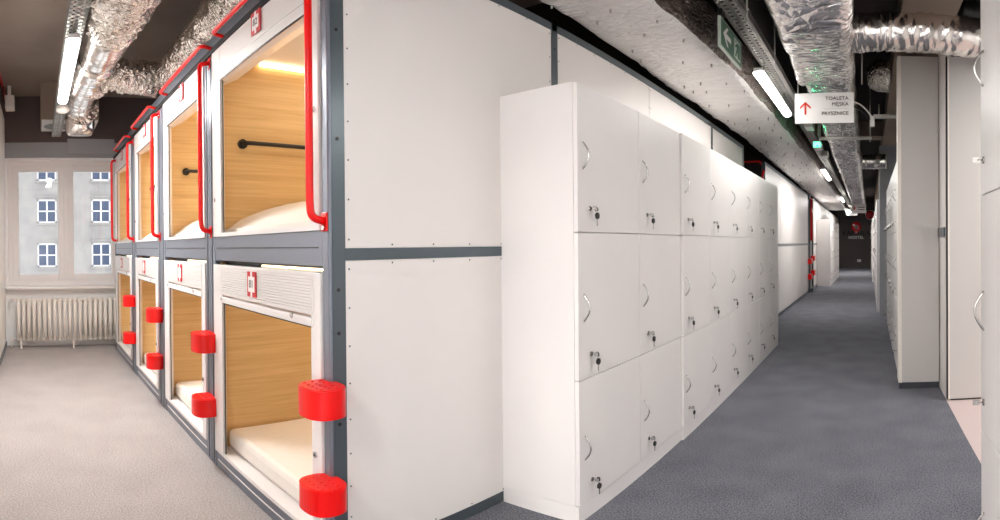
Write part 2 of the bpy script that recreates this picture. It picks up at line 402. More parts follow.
build('side_mid_rail', MB().box(-.02, .003, .065, 5.30, 1.20, 1.242, STEELD), fr)
build('side_base_rail', MB().box(-.03, -.004, .065, 5.30, 0, .06, STEELD), fr)
build('side_top_rail', MB().box(-.03, .003, .065, 5.30, 2.405, 2.45, STEELD), fr)
build('side_return', MB().box(-1.2, 0, 5.35, 5.37, 0, 2.43, WHITE), fr)

# ------------------------------------------------------------------ capsules
cache = {}
def once(key, fn):
    if key not in cache: cache[key] = fn()
    return cache[key]
HW = .54   # half clear width reference; local x=0 is bay centre, widths per bay
def handrail_mesh():
    m = MB()
    pts = bend([(0, .0, 1.335), (.0, -.055, 1.345), (0, -.06, 1.40), (0, -.06, 2.25), (0, -.055, 2.285), (0, 0, 2.30)], .05)
    m.tube(pts, .0135, RED, 12)
    for z in (1.335, 2.30):
        m.box(-.02, .02, -.006, 0, z-.035, z+.03, RED, .003)
        m.cyl((0, -.012, z-.022), (0, -.006, z-.022), .009, CHROME, 8)
    return m.mesh('handrail')
def guard_mesh(L):
    m = MB()
    pts = bend([(0, 0, 2.37), (0, -.075, 2.385), (-L, -.075, 2.385), (-L, 0, 2.37)], .03)
    m.tube(pts, .0115, RED, 10)
    for x in (0, -L): m.box(x-.012, x+.012, -.012, .006, 2.345, 2.385, RED, .003)
    return m.mesh('guard_rail')
def step_mesh():
    m = MB(); pts = []
    for k in range(40):
        a = 2*math.pi*k/40; c_, s_ = math.cos(a), math.sin(a)
        pts.append((.083*math.copysign(abs(c_)**.8, c_), -.045+.07*math.copysign(abs(s_)**.8, s_)))
    m.prism(pts, 0, .1, RED, False)
    inner = [(x*.93, (y+.045)*.92-.045) for x, y in pts]
    m.prism(inner, .1, .103, REDS)
    for r in range(3):
        for c in range(5):
            m.cyl((-.054+c*.027, -.08+r*.03, .103), (-.054+c*.027, -.08+r*.03, .106), .006, REDS, 6)
    return m.mesh('step')
BAYN = ['nearest the white wall corner', 'second from the white wall corner', 'third from the white wall corner', 'last, next to the window']
def plate(mb_, parent, x, z, txt):
    m = MB().box(x-.048, x+.048, -.017, -.013, z-.056, z+.056, PLATE)
    m.box(x-.034, x+.034, -.0185, -.017, z-.034, z+.034, SIGNW).box(x-.009, x+.009, -.0182, -.017, z-.056, z+.056, SIGNW)
    mt = Matrix.Translation((x, -.019, z)) @ Matrix.Rotation(math.pi/2, 4, 'X')
    if txt: m.text(txt, .05, mt, TEXTD, depth=.0005)
    return build('number_plate', m, parent)
def capsule(i, upper):
    a, b = bays[i]; xc = (a+b)/2; h = (a-b)/2; 
    tier = 'upper' if upper else 'lower'
    z0, z1 = (1.305, 2.334) if upper else (.108, 1.18)
    c = thing('sleeping_capsule', f'{tier} oak-lined sleeping capsule, {BAYN[i]}', 'capsule', (xc, YF, 0), 'sleeping capsules')
    e = .012
    # lining
    key = ('lin', i, upper)
    m = MB(); y1 = 2.0; iz1 = z1-.03; zt = (2.31 if upper else z1-.012)
    m.box(-h-.015, -h+.003, .03, y1, z0, zt, WOOD); m.box(h-.003, h+.015, .03, y1, z0, zt, WOOD); m.box(-h, h, y1, y1+.02, z0, zt, WOOD)
    m.box(-h, h, .03, y1, z0-.0, z0+.012, FRAMEW)
    m.box(-h, h, .03 if upper else .07, y1, zt, zt+.012, FRAMEW)
    build('lining', m, c)
    # front frame
    m = MB(); jl = .128; jr = .068
    oz0, oz1 = (z0+.018, 2.135) if upper else (z0+.02, .965)
    top = z1 if upper else 1.158
    m.box(-h+e*.2, -h+jl, -.008, .008, z0, top, FRAMEW, .003).box(-h+e*.2, -h+.03, .008, .05, z0, top, FRAMEW)
    m.box(h-jr, h-e*.2, -.008, .05, z0, top, FRAMEW, .004)
    m.box(-h+jl, h-jr, -.006, .05, z0, oz0, FRAMEW)
    build('front_frame', m, c)
    # inner guide rails (dark line and grey strip)
    build('guide_rail', MB().box(-h+jl, -h+jl+.010, .0, .006, oz0, oz1, GALV).box(-h+jl+.010, -h+jl+.014, .002, .006, oz0, oz1, BLACK), c)
    build('guide_rail', MB().box(h-jr-.012, h-jr, .0, .04, oz0, oz1, FRAMEW), c)
    if upper:
        m = MB().box(-h+jl, h-jr, -.008, .05, 2.19, 2.334, FRAMEW, .004)
        m.box(-h+jl-.02, h-jr+.02, -.013, .04, 2.140, 2.192, FRAMEW, .005)
        m.box(-h+jl-.02, h-jr+.02, -.0135, -.012, 2.186, 2.189, GALV)  # grey line drawn as the shadow along the header step
        m.box(-h+jl, h-jr, -.011, -.006, 2.134, 2.141, BLACK)
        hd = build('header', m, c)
        plate(None, hd, .05, 2.276, ('82', '', '', '')[i])
        prof = [(.042, 2.146), (.137, 2.195), (.255, 2.307), (.042, 2.307)]
        m = MB(); lo_ = [m.bm.verts.new((-h+.004, y, z)) for y, z in prof]; hi_ = [m.bm.verts.new((h-.004, y, z)) for y, z in prof]; i0 = m.mi(FRAMEW)
        for k in range(4):
            fc = m.bm.faces.new((lo_[k], lo_[(k+1) % 4], hi_[(k+1) % 4], hi_[k])); fc.material_index = i0
        m.bm.faces.new(lo_).material_index = i0; m.bm.faces.new(hi_).material_index = i0
        build('soffit', m, c)
        m = MB().box(-h+.006, -h+.03, .27, 1.95, 2.293, 2.307, LED)
        build('light_strip', m, c)
        m = MB().tube(bend([(-h+.006, .165, 1.82), (-h+.05, .165, 1.82), (-h+.05, .21, 1.82), (-h+.05, .95, 1.82), (-h+.05, 1.0, 1.82), (-h+.006, 1.0, 1.82)], .03), .0125, BLACK, 10)
        m.cyl((-h+.003, .165, 1.82), (-h+.015, .165, 1.82), .028, BLACK, 16).cyl((-h+.003, 1.0, 1.82), (-h+.015, 1.0, 1.82), .028, BLACK, 16)
        build('grab_bar', m, c)
        link('handrail', once('hr', handrail_mesh), c, ((-1.543, -2.742, -3.965, -5.09)[i]-xc, 0, 0))
        if i == 3: link('handrail', once('hr', handrail_mesh), c, (-6.2-xc, 0, 0))
        L = (.93, .97, .78, .8)[i]
        o = link('guard_rail', once(('gr', L), lambda: guard_mesh(L)), c, ((-1.58, -2.70, -4.06, -5.2)[i]-xc, .012, 0))
        for x, z in ((h-.04, 1.74), (-h+.04, 1.52)):
            pass
        build('latch', MB().cyl((h-.04, -.012, 1.74), (h-.04, -.006, 1.74), .013, CHROME, 12).cyl((h-.04, -.014, 1.74), (h-.04, -.012, 1.74), .006, BLACK, 8), c)
        build('latch', MB().cyl((-h+.035, -.012, 1.5), (-h+.035, -.006, 1.5), .009, CHROME, 10), c)
    else:
        m = MB()
        # ribbed roller header
        n = 13; zz0, zz1 = 1.012, 1.156
        m.box(-h+.03, h-.03, -.004, .05, zz0-.008, zz1+.002, FRAMEW)
        for k in range(n):
            z = zz0 + (zz1-zz0)*k/n
            m.box(-h+.035, h-jr+.02, -.012, -.004, z+.0015, z+(zz1-zz0)/n-.0015, FRAMEW)
        hd = build('header', m, c)
        plate(None, hd, -.02, 1.084, ('81', '', '', '')[i])
        m = MB().box(-h+jl-.01, h-jr+.02, -.016, .03, .965, .996, FRAMEW, .004)
        m.cyl((h-.2, -.02, .99), (h-.2, -.012, .99), .011, CHROME, 10).cyl((-h+.15, -.02, .985), (-h+.15, -.012, .985), .008, CHROME, 10)
        m.box(-h+jl, h-jr, -.004, .01, .958, .966, BLACK)
        build('shutter_bar', m, c)
        build('light_strip', MB().box(-.06, h-.01, .052, .062, 1.160, 1.168, LEDF), c)
        build('gap_shade', MB().box(-h, h, .063, .068, 1.13, 1.179, BLACK), c)  # black strip added so the unlit half of the gap stays dark
        build('light_strip', MB().box(-h+.006, -h+.03, .27, 1.95, 1.12, 1.145, LED), c)
        xs = (-1.50, -2.742, -3.965, -5.09)[i]-xc
        link('step', once('st', step_mesh), c, (xs, 0, .68)); link('step', once('st', step_mesh), c, (xs, 0, .315))
        m = MB().cyl((h-.04, -.014, .48), (h-.04, -.006, .48), .012, CHROME, 12).cyl((h-.04, -.016, .48), (h-.04, -.014, .48), .005, BLACK, 8)
        build('latch', m, c)
    # lights inside (the led strips)
    li = D.lights.new('capsule_led', 'AREA'); li.shape = 'RECTANGLE'; li.size = .5; li.size_y = 1.3; li.energy = 4.0 if upper else 2.4; li.color = (1, .87, .68)
    lo = D.objects.new('capsule_led', li); COL.objects.link(lo); lo.parent = c; lo.location = (-.1, 1.05, (2.29 if upper else 1.15))
    # mattress
    m = MB()
    if upper:
        def fn(u, v):
            x = (-h+.015) + u*(2*h-.03); y = .055 + v*1.9
            env = 1-math.exp(-((max(0, y-.055))/.16)**1.2); top = 1.335 + .12*env + env*.02*math.sin(y*3.1+i) + env*.03*noise.noise(Vector((x*3+i*7, y*3, 0))) + env*.014*noise.noise(Vector((x*11+i*3, y*11, 3)))
            top += .05*max(0, 1-u*2.2)*(1-math.exp(-(y/.5)**2))
            return (x, y, top)
        m.grid(fn, 24, 40, SHEET); m.box(-h+.015, h-.015, .055, 1.95, 1.32, 1.345, SHEET)
        o = build('duvet_and_mattress' if 0 else 'mattress', m, None, (xc, YF, 0))
        tag(o, f'rumpled white bedding in the upper capsule, {BAYN[i]}', 'mattress', 'mattresses in the capsules')
    else:
        m.box(-h+.012, h-.012, .06, 1.97, .122, .235, SHEET, .03)
        o = build('mattress', m, None, (xc, YF, 0))
        tag(o, f'flat cream mattress in the lower capsule, {BAYN[i]}', 'mattress', 'mattresses in the capsules')
for i in range(4):
    capsule(i, True); capsule(i, False)

# ------------------------------------------------------------------ lockers
def handle_mesh():
    m = MB(); m.tube(arc((.0, 0, -.058), (.0, 0, .058), (.028, 0, 0), 12), .0038, CHROME, 8); return m.mesh('handle')
def lock_mesh():
    m = MB().cyl((0, 0, 0), (.004, 0, 0), .011, CHROME, 14).cyl((.004, 0, 0), (.02, 0, 0), .0025, CHROME, 6)
    m.box(.014, .034, -.0015, .0015, -.008, .008, CHROME, 0)
    return m.mesh('lock')
def key_mesh():
    m = MB()
    m.tube([(.03, 0, -.004), (.031, .006, -.014), (.03, .008, -.022)], .0015, CHROME, 6)
    m.cyl((.026, .010, -.032), (.034, .010, -.032), .014, BLACK, 14)
    m.cyl((.018, .018, -.004), (.024, .018, -.002), .011, BLACK, 12)
    m.box(.028, .031, .007, .013, -.075, -.044, CHROME)
    return m.mesh('key')
HM = handle_mesh(); LM = lock_mesh(); KM = key_mesh()
def cabinet(label, x_front, y0, y1, ncol, side=1, depth=.4, group='white locker cabinets', z=(0, .09, .68, 1.298, 1.93), hinge_left=True, detail=True):
    """side=+1: doors face +x (left of corridor); side=-1: doors face -x"""
    c = thing('locker_cabinet', label, 'locker', (x_front, (y0+y1)/2, 0), group)
    hw = (y1-y0)/2; s = side; th = .019
    m = MB().box(-s*th, -s*depth, -hw, hw, z[1], z[4], LOCK)
    build('carcass', m, c)
    build('plinth', MB().box(-s*(.004), -s*depth, -hw+.002, hw-.002, 0, z[1]-.003, LOCK), c)
    w_ = (2*hw-.004)/ncol
    dm = once(('door', round(w_, 4), s), lambda: None)
    for r in range(3):
        za, zb = z[1+r]+.002, z[2+r]-.002
        key = ('door', round(w_, 4), s, round(zb-za, 4))
        me = once(key, lambda: MB().box(-s*th, 0, -w_/2+.002, w_/2-.002, 0, zb-za, LOCK, .0015).mesh('door'))
        for k in range(ncol):
            yc = -hw+.002+w_*(k+.5)
            d = link('door', me, c, (0, yc, za))
            hy = -w_/2+.045 if s > 0 else w_/2-.045
            zh = (zb-za)-(.31 if s > 0 or z[3] < 1.38 else .34)
            ho = link('handle', HM, d, (0, hy, zh)); lo = link('lock', LM, d, (0, hy+(.055 if s > 0 else 0), .1)); 
            if detail: ko = link('key', KM, d, (0, hy+(.055 if s > 0 else 0), .1))
            if s < 0:
                for o in (ho, lo) + ((ko,) if detail else ()): o.scale = (-1, 1, 1)
    return c
cabinet('nearest locker cabinet along the white block wall, two doors wide and three high', -1.12, 1.818, 3.0, 2)
cabinet('wide white locker cabinet of twelve doors behind the nearest one', -1.108, 3.003, 5.22, 4, depth=.405)
cabinet('narrow white locker cabinet ending the near locker row', -1.108, 5.223, 6.33, 2, depth=.405)
cabinet('white locker cabinet far down the corridor, just past the red steps', -1.12, 15.1, 17.2, 3, depth=.39, detail=False)
cabinet('white locker cabinet past the red steps, closer to the charcoal wall', -1.12, 17.21, 19.3, 3, depth=.39, detail=False)
cabinet('large white locker cabinet beside the open door, only a strip of its doors showing', .332, .37, 1.56, 2, side=-1, z=(0, .09, .665, 1.39, 2.12), detail=False)
for k, l in enumerate(('directly behind the tall end panel', 'second behind the tall end panel', 'third behind the tall end panel, before the grey column')):
    cabinet('white locker cabinet in a row, ' + l, .255, 4.6+k*1.1, 4.6+(k+1)*1.1-.003, 2, side=-1, depth=.325, z=(0, .09, .7, 1.35, 2.02))
LR = ['just past the grey column', 'second past the grey column', 'third past the grey column', 'fourth past the grey column', 'fifth past the grey column', 'fourth from the charcoal wall', 'third from the charcoal wall', 'second from the charcoal wall', 'touching the charcoal wall']
for k, l in enumerate(LR):
    cabinet('white locker cabinet in the far row, ' + l, .125 if k < 4 else .08, 9.45+k*1.8, 9.45+(k+1)*1.8-.003, 3, side=-1, depth=.4, z=(0, .09, .7, 1.35, 2.02), detail=False)

# ------------------------------------------------------------------ further capsule block and side alleys on the left
def block(y0, y1, label):
    b = thing('capsule_block_wall', label, 'partition', (XW, y0, 0)); L = y1-y0; n = max(1, round(L/1.35)); w_ = L/n
    for k in range(n):
        for z0, z1 in ((.06, 1.19), (1.235, 2.41)):
            build('side_panel', MB().box(-.02, 0, k*w_+.004, (k+1)*w_-.004, z0, z1, WHITE, .0015), b)
    build('mid_rail', MB().box(-.025, .003, .03, L-.03, 1.19, 1.235, STEELD), b)
    build('top_rail', MB().box(-.03, .003, 0, L, 2.405, 2.45, STEELD), b)
    build('base_rail', MB().box(-.03, -.004, 0, L, 0, .06, STEELD), b)
    for y in (0, L-.04): build('post', MB().box(-.04, .004, y, y+.04, 0, 2.45, STEELD), b)
    build('end_panel', MB().box(-2.2, -.04, L-.03, L-.01, 0, 2.43, WHITE).box(-2.2, -.04, .01, .03, 0, 2.43, WHITE), b)
    build('roof_board', MB().box(-2.2, -.03, .03, L-.03, 2.40, 2.42, DARKGAP), b)
    return b
B2 = block(7.6, 13.0, 'white panelled capsule block wall with grey rails before the red steps')
block(14.2, 26, 'white panelled capsule block wall beyond the red ladder steps')
struct('wall_alley', MB().box(-3.9, -3.8, YF+2.2, 26, 0, ZC, WALLP))
o = link('guard_rail', guard_mesh(1.1), B2, (-.06, .0, .06)); o.data.name = 'guard_rail'
link('handrail', once('hr', handrail_mesh), B2, (-.02, .0, 0))
build('corner_post', MB().box(-.05, .006, -.004, .03, 0, 2.45, STEELD), B2)
build('recess_shade', MB().box(-1.2, -.05, -.003, .012, 2.18, 2.44, BLACK), B2)  # black box stands in for the shaded recess above the rail
g = thing('ladder_post', 'dark post with red upright and red steps far down the corridor', 'ladder', (XW, 13.45, 0))
build('post', MB().box(-.03, .01, -.08, .06, 0, 2.5, STEELD), g)
build('upright', MB().tube([(.03, 0, 1.3), (.03, 0, 2.38)], .033, RED, 10), g)
for dy, z in ((-.35, .72), (.35, .78), (-.35, .34), (.35, .40)):
    build('step', MB().box(-.02, .09, dy-.16, dy+.16, z, z+.13, RED, .01), g)
build('foot', MB().box(-.05, .1, -.25, .25, 0, .1, STEELD), g)

# ------------------------------------------------------------------ ducts
def rect_duct(path, name, label, mats, step=.06, amp=.014):
    """path: list of (y, x0, x1, z0, z1); runs along y"""
    m = MB(); secs = []
    for a, b in zip(path, path[1:]):
        n = max(1, int(abs(b[0]-a[0])/step))
        for k in range(n): secs.append([a[j]+(b[j]-a[j])*k/n for j in range(5)])
    secs.append(list(path[-1]))
    nx, nz = 12, 7; rings = []
    for y, x0, x1, z0, z1 in secs:
        ring = [];
        for k in range(nx): ring.append((x0+(x1-x0)*k/nx, z0, 0))
        for k in range(nz): ring.append((x1, z0+(z1-z0)*k/nz, 1))
        for k in range(nx): ring.append((x1+(x0-x1)*k/nx, z1, 2))
        for k in range(nz): ring.append((x0, z1+(z0-z1)*k/nz, 3))
        vs = []
        for x, z, sd in ring:
            p = Vector((x, y, z)); q = noise.noise_vector(p*4.0)*amp*1.2 + noise.noise_vector(p*13)*amp*.6
            # soft corners
            cx, cz = (x0+x1)/2, (z0+z1)/2
            dx, dz = (x-cx)/((x1-x0)/2), (z-cz)/((z1-z0)/2)
            if abs(dx) > .95 and abs(dz) > .95: p.x -= .018*(1 if dx > 0 else -1); p.z -= .018*(1 if dz > 0 else -1)
            vs.append(m.bm.verts.new(p+q))
        rings.append((vs, [r[2] for r in ring]))
    for (a, sa), (b, _) in zip(rings, rings[1:]):
        n = len(a)
        for j in range(n):
            f = m.bm.faces.new((a[j], a[(j+1) % n], b[(j+1) % n], b[j])); f.material_index = m.mi(mats[sa[j]]); f.smooth = True
    for r in (rings[0][0], rings[-1][0]):
        f = m.bm.faces.new(r); f.material_index = m.mi(mats[0])
    rnd = random.Random(3); y = path[0][0]+.3
    while y < min(path[-1][0], 14):
        sec = min(secs, key=lambda q: abs(q[0]-y)); w_ = sec[2]-sec[1]
        for u in (.2, .5, .8):
            px_ = sec[1]+w_*(u+rnd.uniform(-.1, .1)); py_ = y+rnd.uniform(-.16, .16)
            m.cyl((px_, py_, sec[3]-.022), (px_, py_, sec[3]+.01), .006, GALV, 8)
        y += .42
    o = build(name, m); tag(o, label, 'duct'); return o
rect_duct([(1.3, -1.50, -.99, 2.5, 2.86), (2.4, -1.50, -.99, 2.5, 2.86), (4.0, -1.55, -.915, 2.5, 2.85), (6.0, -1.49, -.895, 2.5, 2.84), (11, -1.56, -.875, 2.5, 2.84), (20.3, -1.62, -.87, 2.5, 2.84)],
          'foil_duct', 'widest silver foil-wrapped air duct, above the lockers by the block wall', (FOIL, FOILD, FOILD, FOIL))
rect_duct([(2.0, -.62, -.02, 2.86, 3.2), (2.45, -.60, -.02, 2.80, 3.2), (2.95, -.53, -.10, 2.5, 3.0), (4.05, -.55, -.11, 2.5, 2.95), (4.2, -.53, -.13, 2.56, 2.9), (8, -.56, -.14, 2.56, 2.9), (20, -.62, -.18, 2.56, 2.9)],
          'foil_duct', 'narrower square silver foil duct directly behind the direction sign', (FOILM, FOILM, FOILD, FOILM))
def foil_bands(parent_, items):
    for y, x0, x1, z in items:
        build('tape_band', MB().box(x0, x1, y-.03, y+.03, z-.017, z-.012, FOIL), parent_)
def wavy(p0, p1, n, amp, seed):
    p0, p1 = Vector(p0), Vector(p1)
    return [p0.lerp(p1, k/n) + Vector((0, noise.noise(Vector((k*.35, seed, 0))), noise.noise(Vector((k*.35, seed, 9)))))*amp for k in range(n+1)]
# left main round duct
n = 260; path = [Vector((p.x, .43+.03*math.sin(p.x*1.7), 2.67+.02*math.sin(p.x*2.3+1))) for p in wavy((-1.75, .40, 2.68), (-5.35, .46, 2.66), n, 0, 2)]; path = path[:-1] + [Vector((-5.35-.12*math.sin(a_), .44, 2.66-.17*(1-math.cos(a_)))) for a_ in (.2, .5, .8, 1.1, 1.35, 1.57)] + [Vector((-5.475, .44, 2.44))]
rs = []
for k in range(len(path)):
    x = path[k].x; r = .155
    if x > -3.1: r = .165 + .018*math.sin(x*4.3)
    if -3.75 < x < -3.1: r = .165 - .035*((-3.1-x)/.65)
    if x < -3.75: r = .15
    if k == len(path)-1: r *= .8
    rs.append(r)
o = thing('round_foil_duct', 'crumpled round silver duct along the ceiling of the capsule aisle', 'duct', (-3.5, .43, 2.67))
inv = Vector((-3.5, .43, 2.67))
cut = next(k for k, p in enumerate(path) if p.x < -3.15)
build('pleated_section', MB().tube([p-inv for p in path[:cut+1]], .15, FOILR, 48, wob=.05, rs=rs[:cut+1], pleat=lambda p: .035), o)
build('smooth_section', MB().tube([p-inv for p in path[cut:]], .15, FOILS, 40, wob=.025, rs=rs[cut:], pleat=lambda p: .002), o)
build('branch', MB().tube([p-inv for p in wavy((-4.0, .52, 2.64), (-4.1, 1.0, 2.62), 40, .0, 5)], .14, FOILR, 40, wob=.09, pleat=lambda p: .03), o)
for x in (-3.85, -4.3, -5.2): build('clamp_ring', MB().tube([(x-inv.x-.01, .015, -.01), (x-inv.x+.01, .015, -.01)], .162, FOILR, 28), o)
path = wavy((-1.75, 1.06, 2.64), (-4.2, 1.08, 2.63), 140, .0, 8)
o = tag(build('round_foil_duct', MB().tube(path, .165, FOILR, 44, wob=.08, pleat=lambda p: .018)), 'crumpled silver duct lying on top of the capsule fronts', 'duct')
# cross duct on the right
path = [Vector((-.12, 3.42, 2.68)), Vector((.0, 3.4, 2.68)), Vector((.15, 3.4, 2.68)), Vector((.35, 3.4, 2.68)), Vector((.55, 3.4, 2.67)), Vector((.72, 3.42, 2.66)), Vector((.86, 3.46, 2.62)), Vector((.95, 3.5, 2.55))]
pp = []
for a, b in zip(path, path[1:]):
    for k in range(14): pp.append(a.lerp(b, k/14))
pp.append(path[-1])
tag(build('round_foil_duct', MB().tube(pp, .14, FOILS, 44, wob=.05, pleat=lambda p: .01)), 'round silver duct crossing above the tall end panel', 'duct')
pp = [Vector((-.02+.02*k, 5.15, 2.93)) for k in range(12)]
rr = [.17*math.sqrt(max(.05, 1-(1-min(1, (k+1)/8))**2)) for k in range(12)]
tag(build('round_foil_duct', MB().tube(pp, .17, FOILR, 28, wob=.08, rs=rr)), 'rounded silver duct end behind the end panel, below the cross duct', 'duct')
pp = [Vector((-.12+.02*k, 8.1, 2.5)) for k in range(20)]
tag(build('round_foil_duct', MB().tube(pp, .12, FOILS, 28, wob=.07)), 'short silver duct far back, in front of the grey column', 'duct')
# black ribbed hose
pp = [Vector((.66+.02*k, 3.85, 3.05)) for k in range(40)]
tag(build('ribbed_hose', MB().tube(pp, .13, BLACK, 20, rs=[.13+(.012 if k % 2 else -.012) for k in range(40)])), 'dark ribbed hose above the silver duct that crosses over the end panel', 'hose')

# ------------------------------------------------------------------ cable trays
def tray(label, axis, a0, a1, c, wdt, z, h=.055):
    t = thing('cable_tray', label, 'cable tray', (0, 0, 0), None)
    t.location = (c, (a0+a1)/2, z) if axis == 'y' else ((a0+a1)/2, c, z)
    L = abs(a1-a0)/2; m = MB()
    def bx(u0, u1, v0, v1, z0, z1):
        if axis == 'y': m.box(v0, v1, u0, u1, z0, z1, GALV)
        else: m.box(u0, u1, v0, v1, z0, z1, GALV)
    hw = wdt/2
    bx(-L, L, -hw, -hw+.003, 0, h); bx(-L, L, hw-.003, hw, 0, h)
    u = -L
    for v0, v1 in ((-hw, -hw+.02), (hw-.02, hw), (-.012, .012)): bx(-L, L, v0, v1, 0, .002)
    while u < L:
        bx(u, min(L, u+.03), -hw, hw, 0, .0018); u += .055
    build('tray_channel', m, t)
    m = MB()
    for j in range(4):
        off = -hw+.03+j*(wdt-.06)/3
        pts = [];
        for k in range(31):
            q = -L + 2*L*k/30; vv = off+.008*noise.noise(Vector((q*2, j*5, 0)))
            pts.append((vv, q, .012) if axis == 'y' else (q, vv, .012))
        m.tube(pts, .007, (BLACK, CABLEM, BLACK, CABLEM)[j], 6)
    build('cable', m, t)
    return t
tray('perforated cable tray above the exit sign and ceiling lamps', 'y', -1.6, 24, -.765, .13, 2.67)
tray('perforated cable tray beside the round duct in the capsule aisle', 'x', -1.2, -6.3, .225, .11, 2.60)

# ------------------------------------------------------------------ lamps
def lamp(label, x, y, z, axis, L=1.46, wd=.085, power=LAMP_W, group='fluorescent ceiling lamps'):
    t = thing('fluorescent_lamp', label, 'lamp', (x, y, z), group, 0 if axis == 'y' else math.pi/2)
    h = L/2
    build('housing', MB().box(-wd*.36, wd*.36, -h, h, .028, .055, FRAMEW), t)
    for q in (-h*.7, h*.7): build('suspension_rod', MB().cyl((0, q, .05), (0, q, .102 if axis == 'x' else (.197 if x < 0 else .55)), .006, GALV, 6), t)
    m = MB(); pts = []
    prof = [(wd/2*math.cos(a), -.0+.032*math.sin(a)-.0) for a in [math.pi+math.pi*k/10 for k in range(11)]]
    # rounded ends
    secs = []
    for k in range(5): q = k/4; secs.append((-h+.04*(1-math.cos(q*math.pi/2)), math.sin(q*math.pi/2)*.75+.25))
    secs += [(-y_, s_) for y_, s_ in secs[::-1]]
    i = m.mi(TUBE); rings = []
    for yy, s_ in secs:
        rings.append([m.bm.verts.new((a*s_, yy, .028+b*s_)) for a, b in prof])
    for a, b in zip(rings, rings[1:]):
        for j in range(len(prof)-1):
            f = m.bm.faces.new((a[j], a[j+1], b[j+1], b[j])); f.smooth = True; f.material_index = i
    for r in (rings[0], rings[-1]): m.bm.faces.new(r).material_index = i
    build('diffuser', m, t)
    li = D.lights.new('tube_light', 'AREA'); li.shape = 'RECTANGLE'; li.size = wd; li.size_y = L-.05; li.energy = power; li.color = (1, .975, .94)
    lo = D.objects.new('tube_light', li); COL.objects.link(lo); lo.parent = t; lo.location = (0, 0, -.008)
    return t
lamp('lit tube lamp beside the round duct in the capsule aisle', -3.76, .215, 2.5, 'x', power=38)
lamp('lit tube lamp below the cable tray, nearest to the exit sign', -.775, 4.33, 2.475, 'y', 1.38, power=11)
lamp('second lit tube lamp of the corridor, past the direction sign', -.79, 9.7, 2.475, 'y', power=22)
lamp('third lit tube lamp of the corridor, near its far end', -.79, 15.3, 2.475, 'y', power=26)
lamp('tube lamp of the corridor closest to the charcoal end wall', -.79, 21.2, 2.475, 'y', power=44)
lamp('added unseen tube lamp at the corner where the two aisles meet', -.6, -1.5, 2.475, 'y', power=105)  # unseen lamp added behind the camera to brighten the near surfaces
lamp('added unseen tube lamp in the side room behind the open door', 1.9, 3.2, 2.7, 'y')  # unseen lamp added to light the side room
# round end cap fitting of the left lamp
o = thing('smoke_detector', 'small round cream sensor below the far end of the left lamp', 'sensor', (-4.66, .225, 2.49))
build('sensor_body', MB().tube([(0, 0, .05), (0, 0, .02), (0, 0, 0), (0, 0, -.015)], .05, CREAM, 20, rs=[.05, .06, .058, .04]), o)
build('sensor_stem', MB().cyl((0, 0, .05), (0, 0, .11), .02, GALV), o)

# ------------------------------------------------------------------ signs
def RZX(loc, rz): return Matrix.Translation(loc) @ Matrix.Rotation(rz, 4, 'Z') @ Matrix.Rotation(math.pi/2, 4, 'X')
s = thing('direction_sign', 'white hanging sign with red arrow for toilet and showers', 'sign', (-.34, 4.0, 2.30))
m = MB().box(-.224, .224, 0, .012, -.126, .118, SIGNW, .001)
bd = build('sign_board', m, s)
m = MB().text('TOALETA', .0405, RZX((.185, -.001, .070), 0), TEXTD, 'RIGHT').text('MĘSKA', .0405, RZX((.185, -.001, .022), 0), TEXTD, 'RIGHT').text('PRYSZNICE', .0405, RZX((.185, -.001, -.052), 0), TEXTD, 'RIGHT')
m.box(0.0, .185, -.0015, 0, -.016, -.013, GREENP)
build('lettering', m, bd)
m = MB().box(-.15, -.137, -.003, 0, -.055, .04, ORANGE)
for sg in (-1, 1):
    a = (-.1435, .048); b = (-.1435+sg*.042, .005); d = (sg*.0, -.014)
    m.face([(a[0], -.003, a[1]), (b[0], -.003, b[1]), (b[0]-sg*.0, -.003, b[1]-.017), (a[0], -.003, a[1]-.02)], ORANGE)
build('arrow', m, bd)
build('suspension_rod', MB().cyl((-.2, .006, .118), (-.2, .006, .215), .003, GALV, 6), s)
build('suspension_rod', MB().cyl((.2, .006, .118), (.2, .006, .215), .003, GALV, 6), s)

s = thing('exit_sign', 'green emergency exit sign with white arrow beside the cable tray', 'sign', (-.835, 3.13, 2.53))
m = MB().box(-.008, .008, -.25, .245, -.105, .098, GREENP, .001); bd = build('sign_board', m, s)
m = MB().box(.008, .010, -.235, .232, -.09, .088, GREENS)
m.box(.010, .0115, .05, .20, -.07, .07, GREENP)
m.box(.0115, .0125, .13, .185, -.055, .05, GREENS)
def poly(m, pts, x, mt): m.face([(x, y, z) for y, z in pts], mt)
poly(m, [(-.20, 0), (-.12, .065), (-.085, .065), (-.135, .018), (-.03, .018), (-.03, -.018), (-.135, -.018), (-.085, -.065), (-.12, -.065)], .0113, SIGNW)
# running figure
poly(m, [(.075, .055), (.09, .062), (.10, .05), (.085, .042)], .0125, GREENS)
m.tube([(.0125, .10, .035), (.0125, .115, 0), (.0125, .09, -.03), (.0125, .075, -.06)], .006, GREENS, 6)
m.tube([(.0125, .115, 0), (.0125, .135, -.03), (.0125, .155, -.035)], .006, GREENS, 6)
m.tube([(.0125, .075, .01), (.0125, .10, .03), (.0125, .13, .012)], .005, GREENS, 6)
build('pictogram', m, bd)
build('bracket', MB().box(-.006, .02, -.26, -.19, .098, .15, BLACK), s)

